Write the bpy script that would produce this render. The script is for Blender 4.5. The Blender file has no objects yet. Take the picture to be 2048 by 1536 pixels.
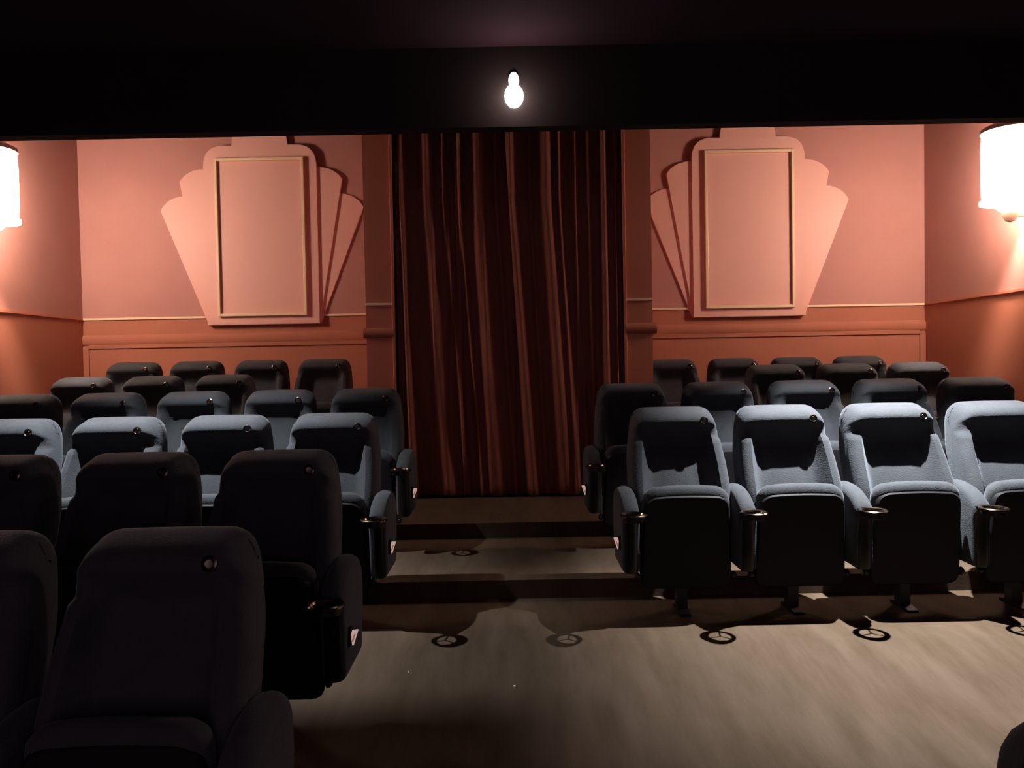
import bpy, bmesh, math, random
from mathutils import Vector, Matrix, noise
random.seed(7)
S = bpy.context.scene
C = bpy.context.collection
R = math.radians
CZ = 1.70                       # eye height above the low end of the ramp

# ---------------------------------------------------------------- camera
cam_d = bpy.data.cameras.new('camera'); cam = bpy.data.objects.new('camera', cam_d); C.objects.link(cam)
cam_d.sensor_width = 36.0; cam_d.lens = 36.0 * 1500 / 2048; cam_d.clip_start = 0.02
cam.matrix_world = Matrix.Translation((0, 0, CZ)) @ Matrix.Rotation(R(90 - 1.45), 4, 'X') @ Matrix.Rotation(R(-1.06), 4, 'Z')
S.camera = cam
# ---------------------------------------------------------------- world, view
w = bpy.data.worlds.new('world'); S.world = w; w.use_nodes = True
w.node_tree.nodes['Background'].inputs[0].default_value = (0.5, 0.42, 0.5, 1)
w.node_tree.nodes['Background'].inputs[1].default_value = 0.0
S.view_settings.view_transform = 'Standard'; S.view_settings.look = 'None'
S.view_settings.exposure = 0.0; S.view_settings.gamma = 1.0; S.view_settings.use_curve_mapping = False
S.cycles.use_denoising = True
S.cycles.max_bounces = 6; S.cycles.diffuse_bounces = 4; S.cycles.glossy_bounces = 3
S.cycles.sample_clamp_indirect = 3.0

# ---------------------------------------------------------------- lights
def light(name, kind, loc, energy, color, size=0.03, rot=None, cone=None, blend=None):
    d = bpy.data.lights.new(name, kind); d.energy = energy; d.color = color
    if kind == 'AREA': d.size = size
    else: d.shadow_soft_size = size
    if cone: d.spot_size = R(cone); d.spot_blend = blend
    o = bpy.data.objects.new(name, d); C.objects.link(o); o.location = loc
    if rot: o.rotation_euler = rot
    return o
SPOT_L = (-2.03, 3.79, CZ + 1.42)
SPOT_R = (1.90, 3.85, CZ + 1.42)
light('spot_beam', 'SPOT', SPOT_L, 720, (0.98, 0.985, 1.0), 0.016, (R(-2), R(-4), 0), 88, 1.0)
light('spot_beam', 'SPOT', SPOT_R, 1850, (1.0, 0.985, 0.985), 0.016, (R(-4), R(-2), 0), 82, 1.0)
light('projector_glow', 'POINT', (0.035, 3.535, CZ + 1.275), 2.4, (1.0, 0.66, 0.56), 0.01)
SCONCES = [(-4.06, 5.60, 1), (3.93, 5.60, -1)]
WARM = (1.0, 0.79, 0.66)
for (sx, sy, sd) in SCONCES:
    light('sconce_bulb', 'POINT', (sx + sd * 0.20, sy, CZ + 1.47), 330, WARM, 0.05)
# added dim pink fill light behind the camera, lifts the black shadows
fill_lamp = light('front_fill', 'AREA', (0, -2.1, CZ + 0.35), 21, (1.0, 0.60, 0.76), 1.0, (R(90), 0, 0))
fill_lamp.data.shape = 'RECTANGLE'; fill_lamp.data.size = 4.6; fill_lamp.data.size_y = 2.0

# ---------------------------------------------------------------- materials
def mat(name, col, rough=0.6, metal=0.0, emis=None, estr=0.0, sheen=0.0, bump=0.0, bscale=80.0, col2=None, nscale=3.0,
        stretch=(1, 1, 1), spec=0.5, trans=0.0):
    m = bpy.data.materials.new(name); m.use_nodes = True
    nt = m.node_tree; b = nt.nodes['Principled BSDF']
    b.inputs['Base Color'].default_value = (*col, 1); b.inputs['Roughness'].default_value = rough
    b.inputs['Metallic'].default_value = metal
    b.inputs['Specular IOR Level'].default_value = spec
    if sheen:
        b.inputs['Sheen Weight'].default_value = sheen; b.inputs['Sheen Roughness'].default_value = 0.45
        b.inputs['Sheen Tint'].default_value = (0.75, 0.85, 1.0, 1)
    if emis:
        b.inputs['Emission Color'].default_value = (*emis, 1); b.inputs['Emission Strength'].default_value = estr
    if col2 or bump:
        tc = nt.nodes.new('ShaderNodeTexCoord'); mp = nt.nodes.new('ShaderNodeMapping')
        mp.inputs['Scale'].default_value = stretch
        nt.links.new(tc.outputs['Object'], mp.inputs['Vector'])
    if col2:
        n = nt.nodes.new('ShaderNodeTexNoise'); n.inputs['Scale'].default_value = nscale; n.inputs['Detail'].default_value = 6
        n.inputs['Roughness'].default_value = 0.65
        nt.links.new(mp.outputs['Vector'], n.inputs['Vector'])
        r = nt.nodes.new('ShaderNodeValToRGB'); r.color_ramp.elements[0].position = 0.3; r.color_ramp.elements[1].position = 0.7
        r.color_ramp.elements[0].color = (*col, 1); r.color_ramp.elements[1].color = (*col2, 1)
        nt.links.new(n.outputs['Fac'], r.inputs['Fac']); nt.links.new(r.outputs['Color'], b.inputs['Base Color'])
    if bump:
        n2 = nt.nodes.new('ShaderNodeTexNoise'); n2.inputs['Scale'].default_value = bscale; n2.inputs['Detail'].default_value = 3
        nt.links.new(mp.outputs['Vector'], n2.inputs['Vector'])
        bp = nt.nodes.new('ShaderNodeBump'); bp.inputs['Strength'].default_value = bump; bp.inputs['Distance'].default_value = 0.002
        nt.links.new(n2.outputs['Fac'], bp.inputs['Height']); nt.links.new(bp.outputs['Normal'], b.inputs['Normal'])
    return m
M = {}
M['wall'] = mat('terracotta_wall_paint', (0.45, 0.21, 0.172), 0.7, spec=0.25, col2=(0.50, 0.24, 0.20), nscale=1.6, bump=0.15, bscale=30)
M['dado'] = mat('terracotta_dado_paint', (0.42, 0.150, 0.090), 0.7, spec=0.25, col2=(0.46, 0.168, 0.102), nscale=2.0, bump=0.2, bscale=40)
M['pilaster'] = mat('pilaster_paint', (0.52, 0.165, 0.095), 0.6, col2=(0.56, 0.185, 0.105), nscale=2.2)
M['fan'] = mat('salmon_board_paint', (0.84, 0.44, 0.35), 0.5, spec=0.35, col2=(0.87, 0.47, 0.375), nscale=1.5)
M['gold'] = mat('cream_gold_paint', (0.90, 0.66, 0.42), 0.4)
M['black'] = mat('matt_black_paint', (0.012, 0.010, 0.011), 0.9, spec=0.2, col2=(0.016, 0.013, 0.014), nscale=3)
M['ceil'] = mat('dark_ceiling_paint', (0.030, 0.017, 0.024), 0.9, spec=0.05, col2=(0.038, 0.022, 0.031), nscale=2)
M['fabric'] = mat('blue_grey_plush', (0.033, 0.037, 0.0425), 0.9, sheen=0.12, bump=0.8, bscale=170, col2=(0.042, 0.0465, 0.053), nscale=14, spec=0.15)
M['plastic'] = mat('black_seat_plastic', (0.012, 0.011, 0.014), 0.6, spec=0.12, bump=0.1, bscale=300)
M['gloss'] = mat('glossy_black_plastic', (0.006, 0.006, 0.007), 0.28, spec=0.3)
M['metal'] = mat('black_steel', (0.02, 0.02, 0.022), 0.4, metal=0.6)
M['chrome'] = mat('bronze_metal', (0.20, 0.15, 0.11), 0.2, metal=1.0)
M['disc'] = mat('polished_number_disc', (0.12, 0.105, 0.09), 0.25, metal=1.0)
M['floor'] = mat('worn_brown_floor', (0.046, 0.031, 0.018), 0.85, col2=(0.082, 0.058, 0.041), nscale=2.4, stretch=(2.4, 0.5, 1), bump=0.35, bscale=90, spec=0.08)
M['nosing'] = mat('step_edge_strip', (0.16, 0.13, 0.10), 0.5)
M['velvet'] = mat('maroon_velvet', (0.18, 0.064, 0.045), 0.95, bump=0.3, bscale=200, col2=(0.25, 0.090, 0.062), nscale=8, stretch=(2, 1, 0.3), spec=0.1)
M['shade'] = mat('lit_shade', (0.9, 0.8, 0.65), 0.5, emis=(1.0, 0.79, 0.66), estr=42.0)
M['bulb'] = mat('glowing_lens', (1, 1, 1), 0.3, emis=(1.0, 0.93, 0.88), estr=30.0)
M['lens_ring'] = mat('mauve_coated_glass', (0.10, 0.05, 0.16), 0.15)
M['tag'] = mat('backlit_row_plate', (0.8, 0.6, 0.55), 0.5, emis=(1.0, 0.70, 0.62), estr=0.42)
M['tagink'] = mat('row_plate_mark', (0.35, 0.16, 0.11), 0.5, emis=(1.0, 0.45, 0.32), estr=0.22)
M['crumb'] = mat('pale_crumb', (0.8, 0.78, 0.7), 0.6)
M['sconce_metal'] = mat('sconce_bracket_paint', (0.42, 0.25, 0.19), 0.45)

# ---------------------------------------------------------------- helpers
def link(name, bm, m, parent=None, smooth=False, angle=None):
    me = bpy.data.meshes.new(name)
    bmesh.ops.recalc_face_normals(bm, faces=bm.faces[:])
    bm.to_mesh(me); bm.free()
    o = bpy.data.objects.new(name, me); C.objects.link(o)
    me.materials.append(m)
    if smooth:
        for p in me.polygons: p.use_smooth = True
        if angle: me.set_sharp_from_angle(angle=R(angle))
    if parent: o.parent = parent
    return o
def box(bm, x0, x1, y0, y1, z0, z1, bev=0.0):
    r = bmesh.ops.create_cube(bm, size=1.0)
    for v in r['verts']:
        v.co = Vector(((x0 + x1) / 2 + v.co.x * (x1 - x0), (y0 + y1) / 2 + v.co.y * (y1 - y0), (z0 + z1) / 2 + v.co.z * (z1 - z0)))
    if bev:
        es = {e for v in r['verts'] for e in v.link_edges}
        bmesh.ops.bevel(bm, geom=list(es), offset=bev, segments=2, affect='EDGES', profile=0.5)
def bbox(*a, **k):
    bm = bmesh.new(); box(bm, *a, **k); return bm
def prism(bm, pts, y0, y1):
    """outline in x,z extruded from y0 to y1"""
    f = [bm.verts.new((x, y0, z)) for x, z in pts]; b = [bm.verts.new((x, y1, z)) for x, z in pts]
    n = len(pts); bm.faces.new(f); bm.faces.new(b[::-1])
    for i in range(n): bm.faces.new((f[i], f[(i + 1) % n], b[(i + 1) % n], b[i]))
def prism_x(bm, pts, x0, x1):
    """outline in y,z extruded from x0 to x1"""
    f = [bm.verts.new((x0, y, z)) for y, z in pts]; b = [bm.verts.new((x1, y, z)) for y, z in pts]
    n = len(pts); bm.faces.new(f); bm.faces.new(b[::-1])
    for i in range(n): bm.faces.new((f[i], f[(i + 1) % n], b[(i + 1) % n], b[i]))
def lathe(bm, prof, c=(0, 0, 0), n=24, a0=0.0, a1=2 * math.pi, axis='Z'):
    full = abs(a1 - a0 - 2 * math.pi) < 1e-6
    cols = []
    for i in range(n if full else n + 1):
        a = a0 + (a1 - a0) * i / n; col = []
        for r, h in prof:
            p = Vector((r * math.cos(a), r * math.sin(a), h))
            if axis == 'Y': p = Vector((p.x, p.z, p.y))
            if axis == 'X': p = Vector((p.z, p.x, p.y))
            col.append(bm.verts.new(p + Vector(c)))
        cols.append(col)
    m = len(cols)
    for i in range(m if full else m - 1):
        a, b = cols[i], cols[(i + 1) % m]
        for j in range(len(prof) - 1):
            bm.faces.new((a[j], b[j], b[j + 1], a[j + 1]))
    bmesh.ops.remove_doubles(bm, verts=bm.verts[:], dist=1e-6)
def tube(bm, p0, p1, r, n=8):
    p0 = Vector(p0); p1 = Vector(p1); d = (p1 - p0).normalized()
    u = d.orthogonal().normalized(); v = d.cross(u)
    A = [bm.verts.new(p0 + (u * math.cos(2 * math.pi * i / n) + v * math.sin(2 * math.pi * i / n)) * r) for i in range(n)]
    B = [bm.verts.new(p1 + (u * math.cos(2 * math.pi * i / n) + v * math.sin(2 * math.pi * i / n)) * r) for i in range(n)]
    for i in range(n): bm.faces.new((A[i], A[(i + 1) % n], B[(i + 1) % n], B[i]))
    bm.faces.new(A[::-1]); bm.faces.new(B)
def struct(o):
    o['kind'] = 'structure'; return o
def empty(name, loc, label, cat, group=None):
    o = bpy.data.objects.new(name, None); C.objects.link(o); o.location = loc; o.empty_display_size = 0.1
    o['label'] = label; o['category'] = cat
    if group: o['group'] = group
    return o
def tagthing(o, label, cat, group=None):
    o['label'] = label; o['category'] = cat
    if group: o['group'] = group
    return o

# ---------------------------------------------------------------- room shell
XL, XR, YB = -4.06, 3.93, 7.13
YV = 6.02                                   # face of the curtained lobby box
Z = lambda z: CZ + z                        # height given from the eye line
prof = [(-2.2, -1.70), (-1.0, -1.68), (0.8, -1.53), (1.8, -1.445), (2.8, -1.345), (3.35, -1.262), (4.02, -1.262)]
bm = bmesh.new()
prism_x(bm, [(y, Z(z)) for y, z in prof] + [(4.02, Z(-1.80)), (-2.2, Z(-1.80))], XL - .1, XR + .1)
struct(link('floor', bm, M['floor']))
struct(link('floor', bbox(XL - .1, XR + .1, 4.02, 5.02, Z(-1.80), Z(-1.16)), M['floor']))
struct(link('floor', bbox(XL - .1, XR + .1, 5.02, 7.3, Z(-1.80), Z(-1.06)), M['floor']))
LX0, LX1 = -1.16, 1.135
struct(link('floor', bbox(XL - .1, LX0, 6.14, 7.2, Z(-1.06), Z(-0.94)), M['floor']))
struct(link('floor', bbox(LX1, XR + .1, 6.30, 7.2, Z(-1.06), Z(-1.00)), M['floor']))
DZ = 0.505
for nm, x0, x1 in (('wall_left', XL - .12, XL), ('wall_right', XR, XR + .12)):
    struct(link(nm, bbox(x0, x1, -2.2, 3.62, Z(-1.75), Z(2.3)), M['black']))
    a = struct(link(nm, bbox(x0, x1, 3.62, YB + .12, Z(DZ), Z(2.3)), M['wall']))
    b = struct(link(nm, bbox(x0, x1, 3.62, YB + .12, Z(-1.75), Z(DZ)), M['dado']))
struct(link('wall_back', bbox(XL, XR, YB, YB + .12, Z(DZ), Z(2.3)), M['wall']))
struct(link('wall_back', bbox(XL, XR, YB, YB + .12, Z(-1.75), Z(DZ)), M['dado']))
struct(link('wall_front', bbox(XL, XR, -2.32, -2.2, Z(-1.75), Z(2.3)), M['black']))
struct(link('ceiling', bbox(XL, XR, -2.2, 3.64, Z(1.52), Z(1.64)), M['ceil']))
struct(link('ceiling', bbox(XL, XR, 3.70, YB, Z(2.2), Z(2.3)), M['ceil']))
struct(link('bulkhead', bbox(XL, XR, 3.62, 3.70, Z(1.140), Z(2.3)), M['black']))
# lobby box: side walls, two pilasters and the lintel behind the bulkhead
CX0, CX1 = -0.935, 0.915
for x0, x1 in ((LX0, CX0), (CX1, LX1)):
    struct(link('pilaster', bbox(x0, x1, YV, YV + .11, Z(-1.06), Z(2.2)), M['pilaster']))
for x0, x1 in ((LX0, LX0 + .1), (LX1 - .1, LX1)):
    struct(link('lobby_wall', bbox(x0, x1, YV + .11, YB, Z(-1.06), Z(2.2)), M['pilaster']))
struct(link('lintel', bbox(CX0, CX1, YV, YV + .11, Z(2.05), Z(2.2)), M['pilaster']))

# mouldings
tn = [0]
def trim(bm, m, smooth=False):
    tn[0] += 1
    return struct(link('trim_%d' % tn[0], bm, m, smooth=smooth, angle=40 if smooth else None))
def gold(x0, x1, y): trim(bbox(x0, x1, y - .014, y, Z(DZ - .010), Z(DZ + .010), bev=.003), M['gold'])
gold(XL, LX0, YB); gold(LX1, XR, YB); gold(LX0, CX0, YV); gold(CX1, LX1, YV)
for x0, x1 in ((XL, XL + .012), (XR - .012, XR)):
    trim(bbox(x0, x1, 3.70, YB, Z(DZ - .009), Z(DZ + .009)), M['pilaster'])
def roll(x0, x1, y, zc, h=.045, d=.05):
    bm = bmesh.new()
    pts = [(y, Z(zc + h))]
    for i in range(9):
        a = math.pi / 2 - math.pi * i / 8
        pts.append((y - d * math.cos(a), Z(zc + h * math.sin(a))))
    pts.append((y, Z(zc - h))); pts = pts[1:-1]
    prism_x(bm, pts, x0, x1)
    trim(bm, M['dado'], smooth=True)
roll(XL, LX0, YB, .305, .05, .02); roll(LX1, XR, YB, .305, .05, .02)
roll(LX0 - .02, CX0, YV, .275, .040, .028); roll(CX1, LX1 + .03, YV, .275, .044, .035)
# raised stiles and rails round the dado panels on the back wall
for x0, x1 in ((XL, LX0), (LX1, XR)):
    trim(bbox(x0, x0 + .055, YB - .016, YB, Z(-.9), Z(.245), bev=.003), M['dado'])
    trim(bbox(x1 - .055, x1, YB - .016, YB, Z(-.9), Z(.245), bev=.003), M['dado'])
    trim(bbox(x0 + .055, x1 - .055, YB - .016, YB, Z(.225), Z(.262), bev=.003), M['dado'])
# curtain jambs
trim(bbox(CX0 - .012, CX0 + .012, YV - .02, YV, Z(-1.06), Z(2.05), bev=.004), M['pilaster'])
trim(bbox(CX1 - .012, CX1 + .012, YV - .02, YV, Z(-1.06), Z(2.05), bev=.004), M['pilaster'])

# ---------------------------------------------------------------- wall fans
def bez(p0, p1, p2, n=12):
    return [tuple((1 - t) ** 2 * a + 2 * t * (1 - t) * b + t * t * c for a, b, c in zip(p0, p1, p2)) for t in [i / n for i in range(n + 1)]]
def wall_fan(x, z0, label):
    t = empty('wall_fan_panel', (x, YB, Z(z0)), label, 'wall panel', 'fan shaped wall panels')
    def board(name, pts, d0, d1, sgn=1, m='fan', bev=.004):
        bm = bmesh.new(); prism(bm, [(sgn * a, b) for a, b in pts], -d1, -d0)
        if bev:
            es = [e for e in bm.edges if all(abs(v.co.y + d1) < 1e-6 for v in e.verts)]
            bmesh.ops.bevel(bm, geom=es, offset=bev, segments=2, affect='EDGES')
        return link(name, bm, M[m], t)
    for s in (1, -1):
        board('outer_leaf', [(.53, 0)] + bez((.958, 1.086), (.90, 1.205), (.748, 1.222)) + [(.50, 1.2)], 0, .018, s)
        board('middle_leaf', [(.525, 0)] + bez((.766, 1.352), (.69, 1.465), (.53, 1.468)) + [(.45, 1.40)], .018, .036, s)
    pts = [(-.53, 0), (.53, 0), (.53, 1.45)] + bez((.53, 1.46), (.535, 1.665), (.36, 1.675))[1:]
    pts += [(-a, b) for a, b in pts[:1:-1]]
    board('centre_board', pts, .036, .058)
    board('crown_board', [(.262 * math.cos(i * math.pi / 20), 1.60 + .08 + .262 * math.sin(i * math.pi / 20)) for i in range(21)] + [(-.262, 1.64), (.262, 1.64)], .018, .050)
    board('inset_board', [(-.392, .10), (.392, .10), (.392, 1.528), (-.392, 1.528)], .058, .066)
    for nm, a in (('frame_strip', (-.418, -.392, .078, 1.552)), ('frame_strip', (.392, .418, .078, 1.552)),
                  ('frame_strip', (-.392, .392, .078, .104)), ('frame_strip', (-.392, .392, 1.526, 1.552))):
        o = link(nm, bbox(a[0], a[1], -.094, -.058, a[2], a[3], bev=.004), M['gold'], t)
    return t
wall_fan(-2.325, .425, 'salmon art deco fan panel on the back wall, left of the curtain')
wall_fan(2.25, .415, 'salmon art deco fan panel on the back wall, right of the curtain')

# ---------------------------------------------------------------- sconces
def sconce(x, y, sd, label):
    t = empty('wall_sconce', (x, y, Z(1.14)), label, 'wall lamp', 'curved wall lamps')
    def part(name, prof, m):
        bm = bmesh.new(); lathe(bm, prof, (sd * .205, 0, 0), 28)
        return link(name, bm, M[m], t, smooth=True, angle=35)
    part('shade', [(.182, .02), (.190, .14), (.190, .42), (.182, .52), (.176, .52), (.184, .42), (.184, .14), (.176, .02), (.182, .02)], 'shade')
    part('shade_rim', [(.17, -.005), (.198, -.005), (.200, .010), (.196, .022), (.17, .020), (.17, -.005)], 'shade')
    part('top_collar', [(.172, .52), (.194, .52), (.190, .55), (.12, .585), (.118, .575), (.17, .545), (.172, .52)], 'sconce_metal')
    part('drip_dish', [(.0, -.075), (.05, -.070), (.075, -.055), (.095, -.034), (.090, -.028), (.07, -.045), (.0, -.062)], 'shade')
    part('finial', [(.0, -.15), (.03, -.14), (.045, -.115), (.055, -.095), (.06, -.078), (.0, -.078)], 'sconce_metal')
    link('back_plate', bbox(*sorted((0, sd * .012)), -.06, .06, -.14, .05, bev=.004), M['sconce_metal'], t)
    bm = bmesh.new(); tube(bm, (sd * .01, 0, -.09), (sd * .17, 0, -.10), .012)
    tube(bm, (sd * .205, 0, -.03), (sd * .205, 0, .25), .008)
    for k in range(3):
        a = k * 2 * math.pi / 3 + .5
        tube(bm, (sd * .205, 0, .01), (sd * .205 + .18 * math.cos(a), .18 * math.sin(a), .01), .004, 6)
    link('bracket', bm, M['sconce_metal'], t)
sconce(XL, 5.60, 1, 'glowing half-round wall lamp on the left side wall')
sconce(XR, 5.60, -1, 'glowing half-round wall lamp on the right side wall')

# ---------------------------------------------------------------- spotlights behind the bulkhead
for loc, lab in ((SPOT_L, 'black downlight behind the bulkhead over the left seats'), (SPOT_R, 'black downlight behind the bulkhead over the right seats')):
    t = empty('spotlight', (loc[0], loc[1], loc[2]), lab, 'spotlight')
    bm = bmesh.new(); lathe(bm, [(.035, .0), (.042, .0), (.042, .14), (.02, .16), (.0, .16), (.0, .14), (.035, .13), (.035, .0)], (0, 0, .02), 20)
    link('housing', bm, M['metal'], t, smooth=True, angle=35)
    link('bracket', bbox(-.012, .012, 3.70 - loc[1], -.03, .08, .10), M['metal'], t)

# ---------------------------------------------------------------- glowing lens in the bulkhead
t = empty('projector_lens', (0.035, 3.62, Z(1.285)), 'small glowing projector lens set in the black bulkhead above the curtain', 'projector lens')
bm = bmesh.new(); lathe(bm, [(.030, -.0), (.040, -.0), (.040, -.008), (.030, -.01), (.030, -.0)], (0, 0, 0), 28, axis='Y')
link('barrel', bm, M['metal'], t, smooth=True, angle=35)
bm = bmesh.new(); bmesh.ops.create_uvsphere(bm, u_segments=24, v_segments=14, radius=1)
for v in bm.verts: v.co = Vector((v.co.x * .045, v.co.y * .028, v.co.z * .058))
link('lens', bm, M['bulb'], t, smooth=True)
bm = bmesh.new(); bmesh.ops.create_uvsphere(bm, u_segments=20, v_segments=12, radius=1)
for v in bm.verts: v.co = Vector((v.co.x * .026, v.co.y * .022 - .004, v.co.z * .040 + .072))
link('flare_blob', bm, mat('mauve_flare_glow', (.6, .4, .8), .3, emis=(1.0, .80, 1.0), estr=1.25), t, smooth=True)  # lens flare modelled as a glowing blob above the lens

# ---------------------------------------------------------------- curtain
def lerp(a, b, t): return a + (b - a) * t
def curtain(x0t, x1t, x0b, x1b, folds, seed, yoff, label):
    nx, nz = 240, 34
    zt, zb = Z(2.04), Z(-1.045)
    bm = bmesh.new(); g = []
    rnd = random.Random(seed)
    minor = [(rnd.uniform(-1, 1), rnd.uniform(.010, .018), rnd.uniform(.008, .018), rnd.uniform(-.03, .03)) for _ in range(26)]
    for k in range(nz + 1):
        t = k / nz; z = lerp(zt, zb, t); row = []
        xa = lerp(x0t, x0b, t); xb = lerp(x1t, x1b, t)
        for i in range(nx + 1):
            u = i / nx; x = lerp(xa, xb, u); y = 0.0
            for (ft, fb, s, a) in folds:
                xc = lerp(ft, fb, max(0, (t - .24) / .76) if t > .24 else 0)
                ss = s * lerp(.60, 1.15, t); q = (x - xc) / ss
                y -= a * lerp(.55, .80, t) * math.exp(-abs(q) ** 2.0)
            for (mx, ms, ma, md) in minor:
                xc = mx + md * t; q = (x - xc) / (ms * lerp(.8, 1.5, t))
                y -= ma * lerp(1.0, .75, t) * math.exp(-q * q)
            y += .006 * noise.noise(Vector((x * 6, z * 1.2, seed)))
            zz = z + (0.004 * math.sin(x * 40 + seed) if k == nz else 0)
            row.append(bm.verts.new((x, YV + .050 + yoff + y, zz)))
        g.append(row)
    for k in range(nz):
        for i in range(nx):
            bm.faces.new((g[k][i], g[k][i + 1], g[k + 1][i + 1], g[k + 1][i]))
    o = link('curtain', bm, M['velvet'], smooth=True)
    md = o.modifiers.new('thick', 'SOLIDIFY'); md.thickness = 0.006; md.offset = 1
    return tagthing(o, label, 'curtain', 'velvet doorway curtains')
curtain(-.925, .03, -.915, .12, [(-.905, -.90, .014, .03), (-.862, -.800, .034, .105), (-.66, -.525, .055, .090), (-.52, -.36, .026, .055), (-.39, -.245, .024, .07), (-.25, -.135, .072, .10), (-.10, .02, .030, .06)],
        3, .0, 'maroon velvet curtain hanging in the doorway, left half')
curtain(-.03, .905, .10, .905, [(.02, .165, .050, .10), (.17, .27, .026, .05), (.30, .425, .068, .11), (.40, .515, .03, .07), (.52, .60, .026, .04), (.64, .66, .026, .07), (.76, .765, .040, .10), (.85, .85, .022, .08)],
        11, -.012, 'maroon velvet curtain hanging in the doorway, right half')

# ---------------------------------------------------------------- cinema seats
# closed side outline of the back cushion, (y, z): up the front, over the head, down the rear
BACK = [(-.235, .42), (-.225, .50), (-.195, .60), (-.155, .69), (-.110, .77), (-.078, .83), (-.084, .865), (-.112, .905), (-.140, .940),
        (-.145, .957), (-.136, .978), (-.108, 1.000), (-.050, 1.018), (-.010, 1.027), (.025, 1.022), (.048, 1.000), (.055, .97),
        (.040, .88), (.010, .78), (-.035, .68), (-.08, .58), (-.12, .48), (-.135, .42)]
def smooth_profile(p, it=1):
    for _ in range(it):
        q = [p[0]]
        for i in range(len(p) - 1):
            a, b = p[i], p[i + 1]
            q += [(a[0] * .75 + b[0] * .25, a[1] * .75 + b[1] * .25), (a[0] * .25 + b[0] * .75, a[1] * .25 + b[1] * .75)]
        q.append(p[-1]); p = q
    return p
def mid_y(z):
    pts = [(.42, -.185), (.5, -.17), (.6, -.135), (.7, -.09), (.8, -.035), (.88, -.02), (.95, -.03), (1.03, -.02)]
    for (a, ya), (b, yb) in zip(pts, pts[1:]):
        if z <= b: return lerp(ya, yb, max(0, (z - a) / (b - a)))
    return -.02
def half_w(z):
    pts = [(.42, .250), (.60, .252), (.75, .245), (.86, .232), (.95, .226), (1.03, .218)]
    for (a, wa), (b, wb) in zip(pts, pts[1:]):
        if z <= b: return lerp(wa, wb, max(0, (z - a) / (b - a)))
    return .218
def backrest_bm():
    P = smooth_profile(BACK)
    us = [-1, -.985, -.955, -.91, -.85, -.78, -.70, -.60, -.5, -.3, -.1, .1, .3, .5, .60, .70, .78, .85, .91, .955, .985, 1]
    bm = bmesh.new(); cols = []
    for u in us:
        e = abs(u); col = []
        er = max(0, (e - .80) / .20)                     # side rounding
        shrink = math.sqrt(max(0, 1 - er ** 2.2)) if e < 1 else 0.0
        et = max(0, (e - .66) / .34)
        drop = .075 * (1 - math.sqrt(max(0, 1 - et ** 2))) + .004 * e * e
        for (y, z) in P:
            ym = mid_y(z); front = y < ym
            k = lerp(.30, 1.0, shrink)
            yy = ym + (y - ym) * k
            wz = min(1, max(0, (z - .86) / .13)); z2 = z - drop * wz
            # side bolsters come forward below the headrest
            bo = min(1, max(0, (e - .55) / .25)); bo = bo * bo * (3 - 2 * bo)
            hz = min(1, max(0, (.86 - z) / .16)) 
            if front:
                line = lerp(-.305, -.275, (z - .42) / .18) if z < .60 else lerp(-.275, -.132, min(1, (z - .60) / .29))
                tgt = min(yy, ym + (line - ym) * lerp(.60, 1, shrink)) if z < .94 else yy
                yy = lerp(yy, tgt, bo)
            # seam grooves of the centre panel
            if front and z < .86: yy += .006 * math.exp(-((e - .5) / .035) ** 2)
            # gentle forward curve of the headrest at its middle
            if front and z > .86: yy += .008 * e * e + .020 * e ** 8
            col.append(bm.verts.new((half_w(z) * u, yy, z2)))
        cols.append(col)
    for a, b in zip(cols, cols[1:]):
        for j in range(len(P)):
            k = (j + 1) % len(P)
            bm.faces.new((a[j], b[j], b[k], a[k]))
    bm.faces.new(cols[0]); bm.faces.new(cols[-1][::-1])
    return bm
def slab_bm(w0, w1, h, t0, t1, r, arch=0.0, nu=14, nv=14, edge=.3):
    """rounded upholstered slab in x,z; front at -t1, rear at +t0; width w0 at the foot, w1 at the top"""
    bm = bmesh.new(); F = []; B = []
    def outline(s):
        # s in 0..1 round the edge -> not used; grid is mapped square -> rounded rectangle
        pass
    for j in range(nv + 1):
        v = -1 + 2 * j / nv; v = math.copysign(1 - (1 - abs(v)) ** 1.6, v); rf = []; rb = []
        for i in range(nu + 1):
            u = -1 + 2 * i / nu; u = math.copysign(1 - (1 - abs(u)) ** 1.6, u)
            wz = lerp(w0, w1, (v + 1) / 2)
            hx = wz / 2; hz = h / 2
            x = u * hx; z = v * hz
            # round the corners
            cx, cz = hx - r, hz - r
            dx, dz = abs(x) - cx, abs(z) - cz
            if dx > 0 and dz > 0:
                m = max(dx, dz); L = math.hypot(dx, dz); s = m / L
                x = math.copysign(cx + dx * s, x); z = math.copysign(cz + dz * s, z)
            e = max(abs(u), abs(v)); th = (1 - max(0, (e - (1 - edge)) / edge) ** 2.4 * .80)
            z += arch * (1 - u * u) * (v + 1) / 2
            rf.append(bm.verts.new((x, -t1 * th, z))); rb.append(bm.verts.new((x, t0 * th, z)))
        F.append(rf); B.append(rb)
    for j in range(nv):
        for i in range(nu):
            bm.faces.new((F[j][i], F[j][i + 1], F[j + 1][i + 1], F[j + 1][i]))
            bm.faces.new((B[j][i], B[j + 1][i], B[j + 1][i + 1], B[j][i + 1]))
    ring = [(0, i) for i in range(nu)] + [(j, nu) for j in range(nv)] + [(nv, i) for i in range(nu, 0, -1)] + [(j, 0) for j in range(nv, 0, -1)]
    for a, b in zip(ring, ring[1:] + ring[:1]):
        bm.faces.new((F[a[0]][a[1]], B[a[0]][a[1]], B[b[0]][b[1]], F[b[0]][b[1]]))
    return bm
def place(bm, loc, tilt):
    bm.transform(Matrix.Translation(loc) @ Matrix.Rotation(tilt, 4, 'X')); return bm
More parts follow.
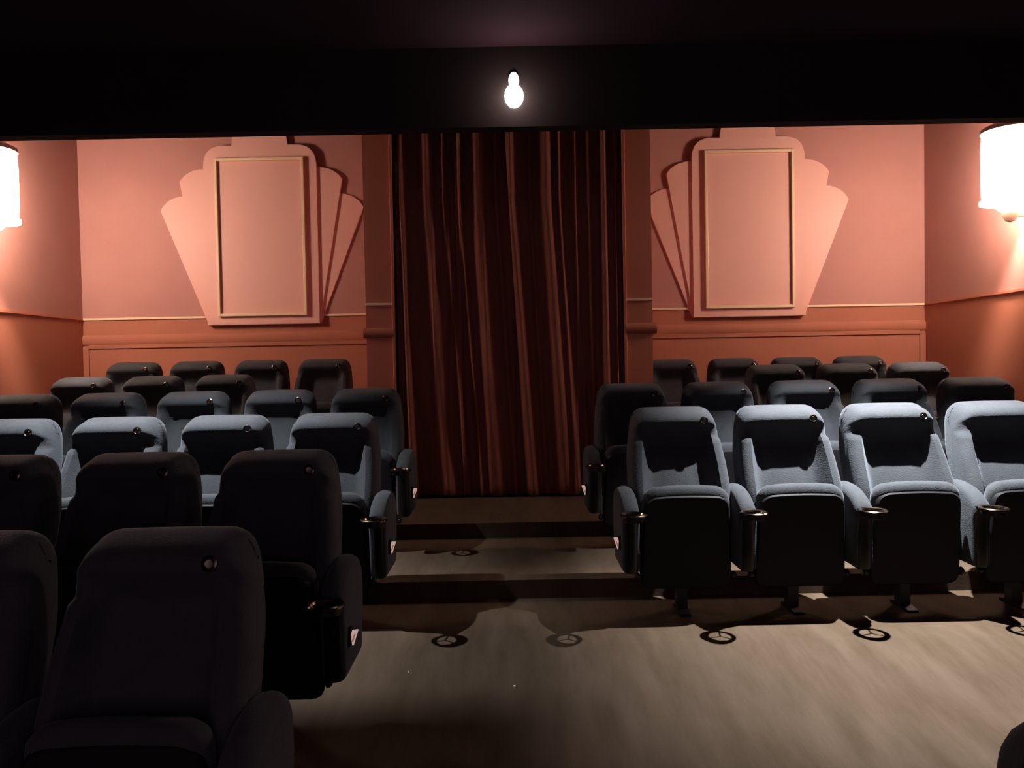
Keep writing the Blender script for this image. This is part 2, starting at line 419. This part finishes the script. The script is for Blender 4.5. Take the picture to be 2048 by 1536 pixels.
ARM = [(-.095, .30), (-.06, .40), (-.06, .56), (-.09, .615), (-.15, .640), (-.22, .642), (-.29, .630), (-.35, .605), (-.395, .570), (-.415, .545),
       (-.410, .50), (-.402, .44), (-.40, .36), (-.40, .28), (-.398, .255), (-.385, .249), (-.25, .248), (-.12, .250), (-.10, .258)]
def armrest_bm(hw=.043):
    P = smooth_profile(ARM + [ARM[0]])[:-1]
    bm = bmesh.new(); cols = []
    cy, cz = -.23, .45
    for u in (-1, -.96, -.86, -.7, -.35, 0, .35, .7, .86, .96, 1):
        e = abs(u); k = max(0, (e - .5) / .5); ins = .022 * (1 - math.sqrt(max(0, 1 - k * k)))
        col = []
        for (y, z) in P:
            d = Vector((y - cy, z - cz)); L = d.length; d = d * (1 - ins / L)
            z2 = cz + d.y
            if z > .5: z2 -= .016 * e ** 2
            col.append(bm.verts.new((u * hw, cy + d.x, z2)))
        cols.append(col)
    for a, b in zip(cols, cols[1:]):
        for j in range(len(P)):
            k = (j + 1) % len(P); bm.faces.new((a[j], b[j], b[k], a[k]))
    bm.faces.new(cols[0]); bm.faces.new(cols[-1][::-1])
    return bm
def arm_front_bm(hw=.036):
    bm = bmesh.new(); n = 10; lev = [(.545, 1.0, -.43), (.52, 1, -.425), (.46, .96, -.418), (.36, .95, -.416), (.27, .95, -.416), (.25, .9, -.412)]
    rings = []
    for z, s, yf in lev:
        rings.append([bm.verts.new((hw * s * math.cos(math.pi * i / n), yf + .03 - .030 * math.sin(math.pi * i / n), z)) for i in range(n + 1)]
                     + [bm.verts.new((-hw * s, yf + .08, z)), bm.verts.new((hw * s, yf + .08, z))])
    for a, b in zip(rings, rings[1:]):
        for i in range(len(a)): k = (i + 1) % len(a); bm.faces.new((a[i], a[k], b[k], b[i]))
    bm.faces.new(rings[0]); bm.faces.new(rings[-1][::-1])
    return bm
CUP = (0, -.485, .548)
def cup_ring_bm():
    bm = bmesh.new()
    lathe(bm, [(.046, -.004), (.050, .004), (.058, .007), (.064, .003), (.064, -.004), (.058, -.008), (.046, -.004)], CUP, 28)
    return bm
def cup_basket_bm():
    bm = bmesh.new()
    lathe(bm, [(.054, -.004), (.054, -.026), (.050, -.030), (.042, -.030), (.042, -.026), (.049, -.024), (.050, -.004)], CUP, 28)
    for a in (R(80), R(200), R(320)):
        tube(bm, (CUP[0], CUP[1], CUP[2] - .028), (CUP[0] + .045 * math.cos(a), CUP[1] + .045 * math.sin(a), CUP[2] - .028), .0035, 6)
    box(bm, -.016, .016, -.44, -.415, .525, .545)
    return bm
proto_mesh = {}
def pm(name, make, m, smooth=True, angle=40):
    bm = make(); me = bpy.data.meshes.new(name)
    bmesh.ops.recalc_face_normals(bm, faces=bm.faces[:]); bm.to_mesh(me); bm.free(); me.materials.append(m)
    if smooth:
        for p in me.polygons: p.use_smooth = True
        if angle: me.set_sharp_from_angle(angle=R(angle))
    proto_mesh[name] = me
PT = Matrix
def shell_bm():
    P = [(y + .006, z) for (y, z) in BACK if y > mid_y(z) and z < .93]
    bm = bmesh.new(); cols = []
    us = [-1, -.9, -.6, -.2, .2, .6, .9, 1]
    for u in us:
        col = []
        for (y, z) in P:
            hw = half_w(z) * .93; o = -.02 * max(0, (abs(u) - .6) / .4) ** 2
            col.append((bm.verts.new((hw * u, y + .008 + o, z)), bm.verts.new((hw * u, y - .012 + o, z))))
        cols.append(col)
    for a, b in zip(cols, cols[1:]):
        for j in range(len(P) - 1):
            bm.faces.new((a[j][0], b[j][0], b[j + 1][0], a[j + 1][0])); bm.faces.new((a[j][1], a[j + 1][1], b[j + 1][1], b[j][1]))
        bm.faces.new((a[0][0], a[0][1], b[0][1], b[0][0])); bm.faces.new((a[-1][0], b[-1][0], b[-1][1], a[-1][1]))
    for c in (cols[0], cols[-1]):
        for j in range(len(P) - 1): bm.faces.new((c[j][0], c[j + 1][0], c[j + 1][1], c[j][1]))
    return bm
TILT = -R(7)
pm('backrest', backrest_bm, M['fabric'])
pm('back_shell', shell_bm, M['plastic'])
pm('seat_cushion', lambda: place(slab_bm(.448, .422, .486, .060, .034, .06, arch=.014, edge=.16), (0, -.300, .402), -TILT), M['fabric'])
pm('seat_pan', lambda: place(slab_bm(.454, .412, .468, .012, .020, .055, arch=.012, edge=.08), (0, -.322, .375), -TILT), M['plastic'])
pm('number_disc', lambda: (lambda bm: (lathe(bm, [(.0, -.004), (.010, -.0045), (.0125, -.002), (.016, -.0055), (.020, -.004), (.021, .004), (.0, .004)], (0, 0, 0), 24, axis='Y'),
   bm.transform(Matrix.Translation((.142, -.138, .960)) @ Matrix.Rotation(R(-14), 4, 'X')), bm)[-1])(bmesh.new()), M['disc'])
def hinge_bm(s):
    bm = bmesh.new(); lathe(bm, [(.0, 0), (.013, 0), (.013, .012), (.020, .014), (.020, .026), (.012, .034), (.0, .034)], (0, 0, 0), 12, axis='X')
    for v in bm.verts: v.co.x *= s
    bm.transform(Matrix.Translation((s * .216, -.295, .205))); return bm
pm('hinge_r', lambda: hinge_bm(1), M['metal']); pm('hinge_l', lambda: hinge_bm(-1), M['metal'])
def leg_bm():
    bm = bmesh.new()
    prism_x(bm, [(-.30, .0), (-.12, .0), (-.12, .012), (-.165, .02), (-.155, .30), (-.12, .46), (-.19, .46), (-.215, .30), (-.225, .02), (-.30, .012)], -.026, .026)
    box(bm, -.24, .24, -.24, -.20, .235, .275, bev=.004)
    return bm
pm('leg', leg_bm, M['metal'], smooth=False)
pm('armrest', armrest_bm, M['fabric'])
pm('arm_front', arm_front_bm, M['gloss'])
pm('cup_ring', cup_ring_bm, M['chrome'])
pm('cup_basket', cup_basket_bm, M['metal'])
def arm_post_bm():
    bm = bmesh.new(); box(bm, -.018, .018, -.30, -.12, .25, .285, bev=.004)
    return bm
def plate_bm(s):
    """small tilted plate on the aisle side of an end armrest, on a black wedge"""
    bm = bmesh.new()
    box(bm, -.002, .002, -.014, .014, -.030, .030, bev=.001)
    return bm
pm('row_plate', lambda: plate_bm(1), M['tag'], smooth=False)
pm('row_mark', lambda: bbox(-.0006, .0006, -.004, .004, -.015, .015), M['tagink'], smooth=False)
pm('plate_housing', lambda: bbox(-.006, .006, -.018, .018, -.034, .034, bev=.003), M['plastic'], smooth=False)

def child(name, mesh, parent, loc=(0, 0, 0), rot=None):
    o = bpy.data.objects.new(name, proto_mesh[mesh]); C.objects.link(o); o.parent = parent; o.location = loc
    if rot: o.rotation_euler = rot
    return o
def arm(parent, x, detail=True, plate=0):
    a = child('armrest', 'armrest', parent, (x, 0, 0))
    if detail:
        child('armrest_front', 'arm_front', a)
        child('cup_ring', 'cup_ring', a)
        child('cup_basket', 'cup_basket', a)
    if plate:
        h = child('plate_housing', 'plate_housing', a, (plate * .048, -.335, .385), (R(-12), R(0), R(0)))
        child('row_plate', 'row_plate', a, (plate * .058, -.338, .382), (R(-12), R(plate * 14), R(plate * -38)))
        child('row_plate_mark', 'row_mark', a, (plate * .0604, -.3410, .3815), (R(-12), R(plate * 14), R(plate * -38)))
    return a
def seat(x, y, z, label, group, arms, plate_side=0):
    """arms: -1 left, +1 right of the seat as seen in the photograph"""
    t = empty('cinema_seat', (x, y, z), label, 'seat', group)
    child('backrest', 'backrest', t); child('back_shell', 'back_shell', t)
    child('seat_cushion', 'seat_cushion', t); child('seat_pan', 'seat_pan', t)
    child('number_disc', 'number_disc', t); child('hinge', 'hinge_r', t); child('hinge', 'hinge_l', t); child('leg', 'leg', t)
    for s in arms:
        arm(t, s * .281, plate=s if s == plate_side else 0)
    return t
ORD = ['aisle', 'second from the aisle', 'third from the aisle', 'fourth from the aisle', 'fifth from the aisle']
def row(side, xs, y, z, rowname, extra, group, aisle_end=True, plate=True):
    for i, x in enumerate(xs):                      # xs runs outward from the aisle
        pos = ORD[i] if i else 'next to the aisle'
        out = -1 if side == 'left' else 1
        arms = [out] + ([-out] if i == 0 and aisle_end else [])
        seat(x, y, z, '%s cinema seat, %s, %s' % (extra[i] if isinstance(extra, list) else extra, pos, rowname), group, arms, (-out) if (plate and i == 0 and aisle_end) else 0)
def fl(y):
    for (a, za), (b, zb) in zip(prof, prof[1:]):
        if y <= b: return Z(lerp(za, zb, (y - a) / (b - a)))
    return Z(-1.262)
# left block, outward from the aisle
row('left', [-.91, -1.47], 2.01, fl(1.80), 'nearest row of the left block', 'unlit dark', 'tip-up seats of the left block')
row('left', [-.925, -1.485, -2.05], 3.00, fl(2.78), 'second nearest row of the left block', 'dim blue-grey', 'tip-up seats of the left block')
row('left', [-.94, -1.505, -2.07, -2.63], 3.98, Z(-1.262), 'third nearest row of the left block', ['dim blue-grey', 'half lit blue-grey', 'brightly lit blue-grey', 'half lit blue-grey'], 'tip-up seats of the left block')
row('left', [-.955, -1.515, -2.08, -2.64, -3.20], 4.94, Z(-1.16), 'fourth nearest row of the left block', 'dark blue-grey', 'tip-up seats of the left block')
row('left', [-2.25, -2.81, -3.37], 5.92, Z(-1.06), 'three-seat row of the left block', 'dark', 'tip-up seats of the left block', plate=False)
row('left', [-1.63, -2.18, -2.74, -3.29], 6.58, Z(-.94), 'back row against the left wall panel', 'dark', 'tip-up seats of the left block', plate=False)
# right block
row('right', [.84, 1.40, 1.965, 2.53], 3.98, Z(-1.262), 'front row of the right block', ['half lit blue-grey', 'brightly lit blue-grey', 'very brightly lit blue-grey', 'lit blue-grey'], 'tip-up seats of the right block')
row('right', [.775, 1.34, 1.905, 2.465, 3.03], 4.94, Z(-1.16), 'second row of the right block', 'dim blue-grey', 'tip-up seats of the right block')
row('right', [2.065, 2.625, 3.185], 5.92, Z(-1.06), 'three-seat row of the right block', 'dark', 'tip-up seats of the right block', plate=False)
row('right', [1.415, 1.97, 2.53, 3.085], 6.70, Z(-1.00), 'back row against the right wall panel', 'dark', 'tip-up seats of the right block', aisle_end=False, plate=False)
seat(.90, 1.03, fl(.8), 'black cinema seat top at the bottom right corner of the photo', 'tip-up seats of the right block', [1, -1])

# ---------------------------------------------------------------- crumbs on the floor
for (x, y, r, lab) in ((-.012, 3.02, .0055, 'pale crumb on the bare floor in the middle of the aisle'),
                       (-.46, 3.14, .0035, 'tiny pale crumb on the floor beside the left seats')):
    bm = bmesh.new(); bmesh.ops.create_icosphere(bm, subdivisions=2, radius=r)
    for v in bm.verts: v.co *= 1 + .35 * noise.noise(v.co * 300)
    o = link('crumb', bm, M['crumb']); o.location = (x, y, fl(y) + r * .8)
    tagthing(o, lab, 'crumb')
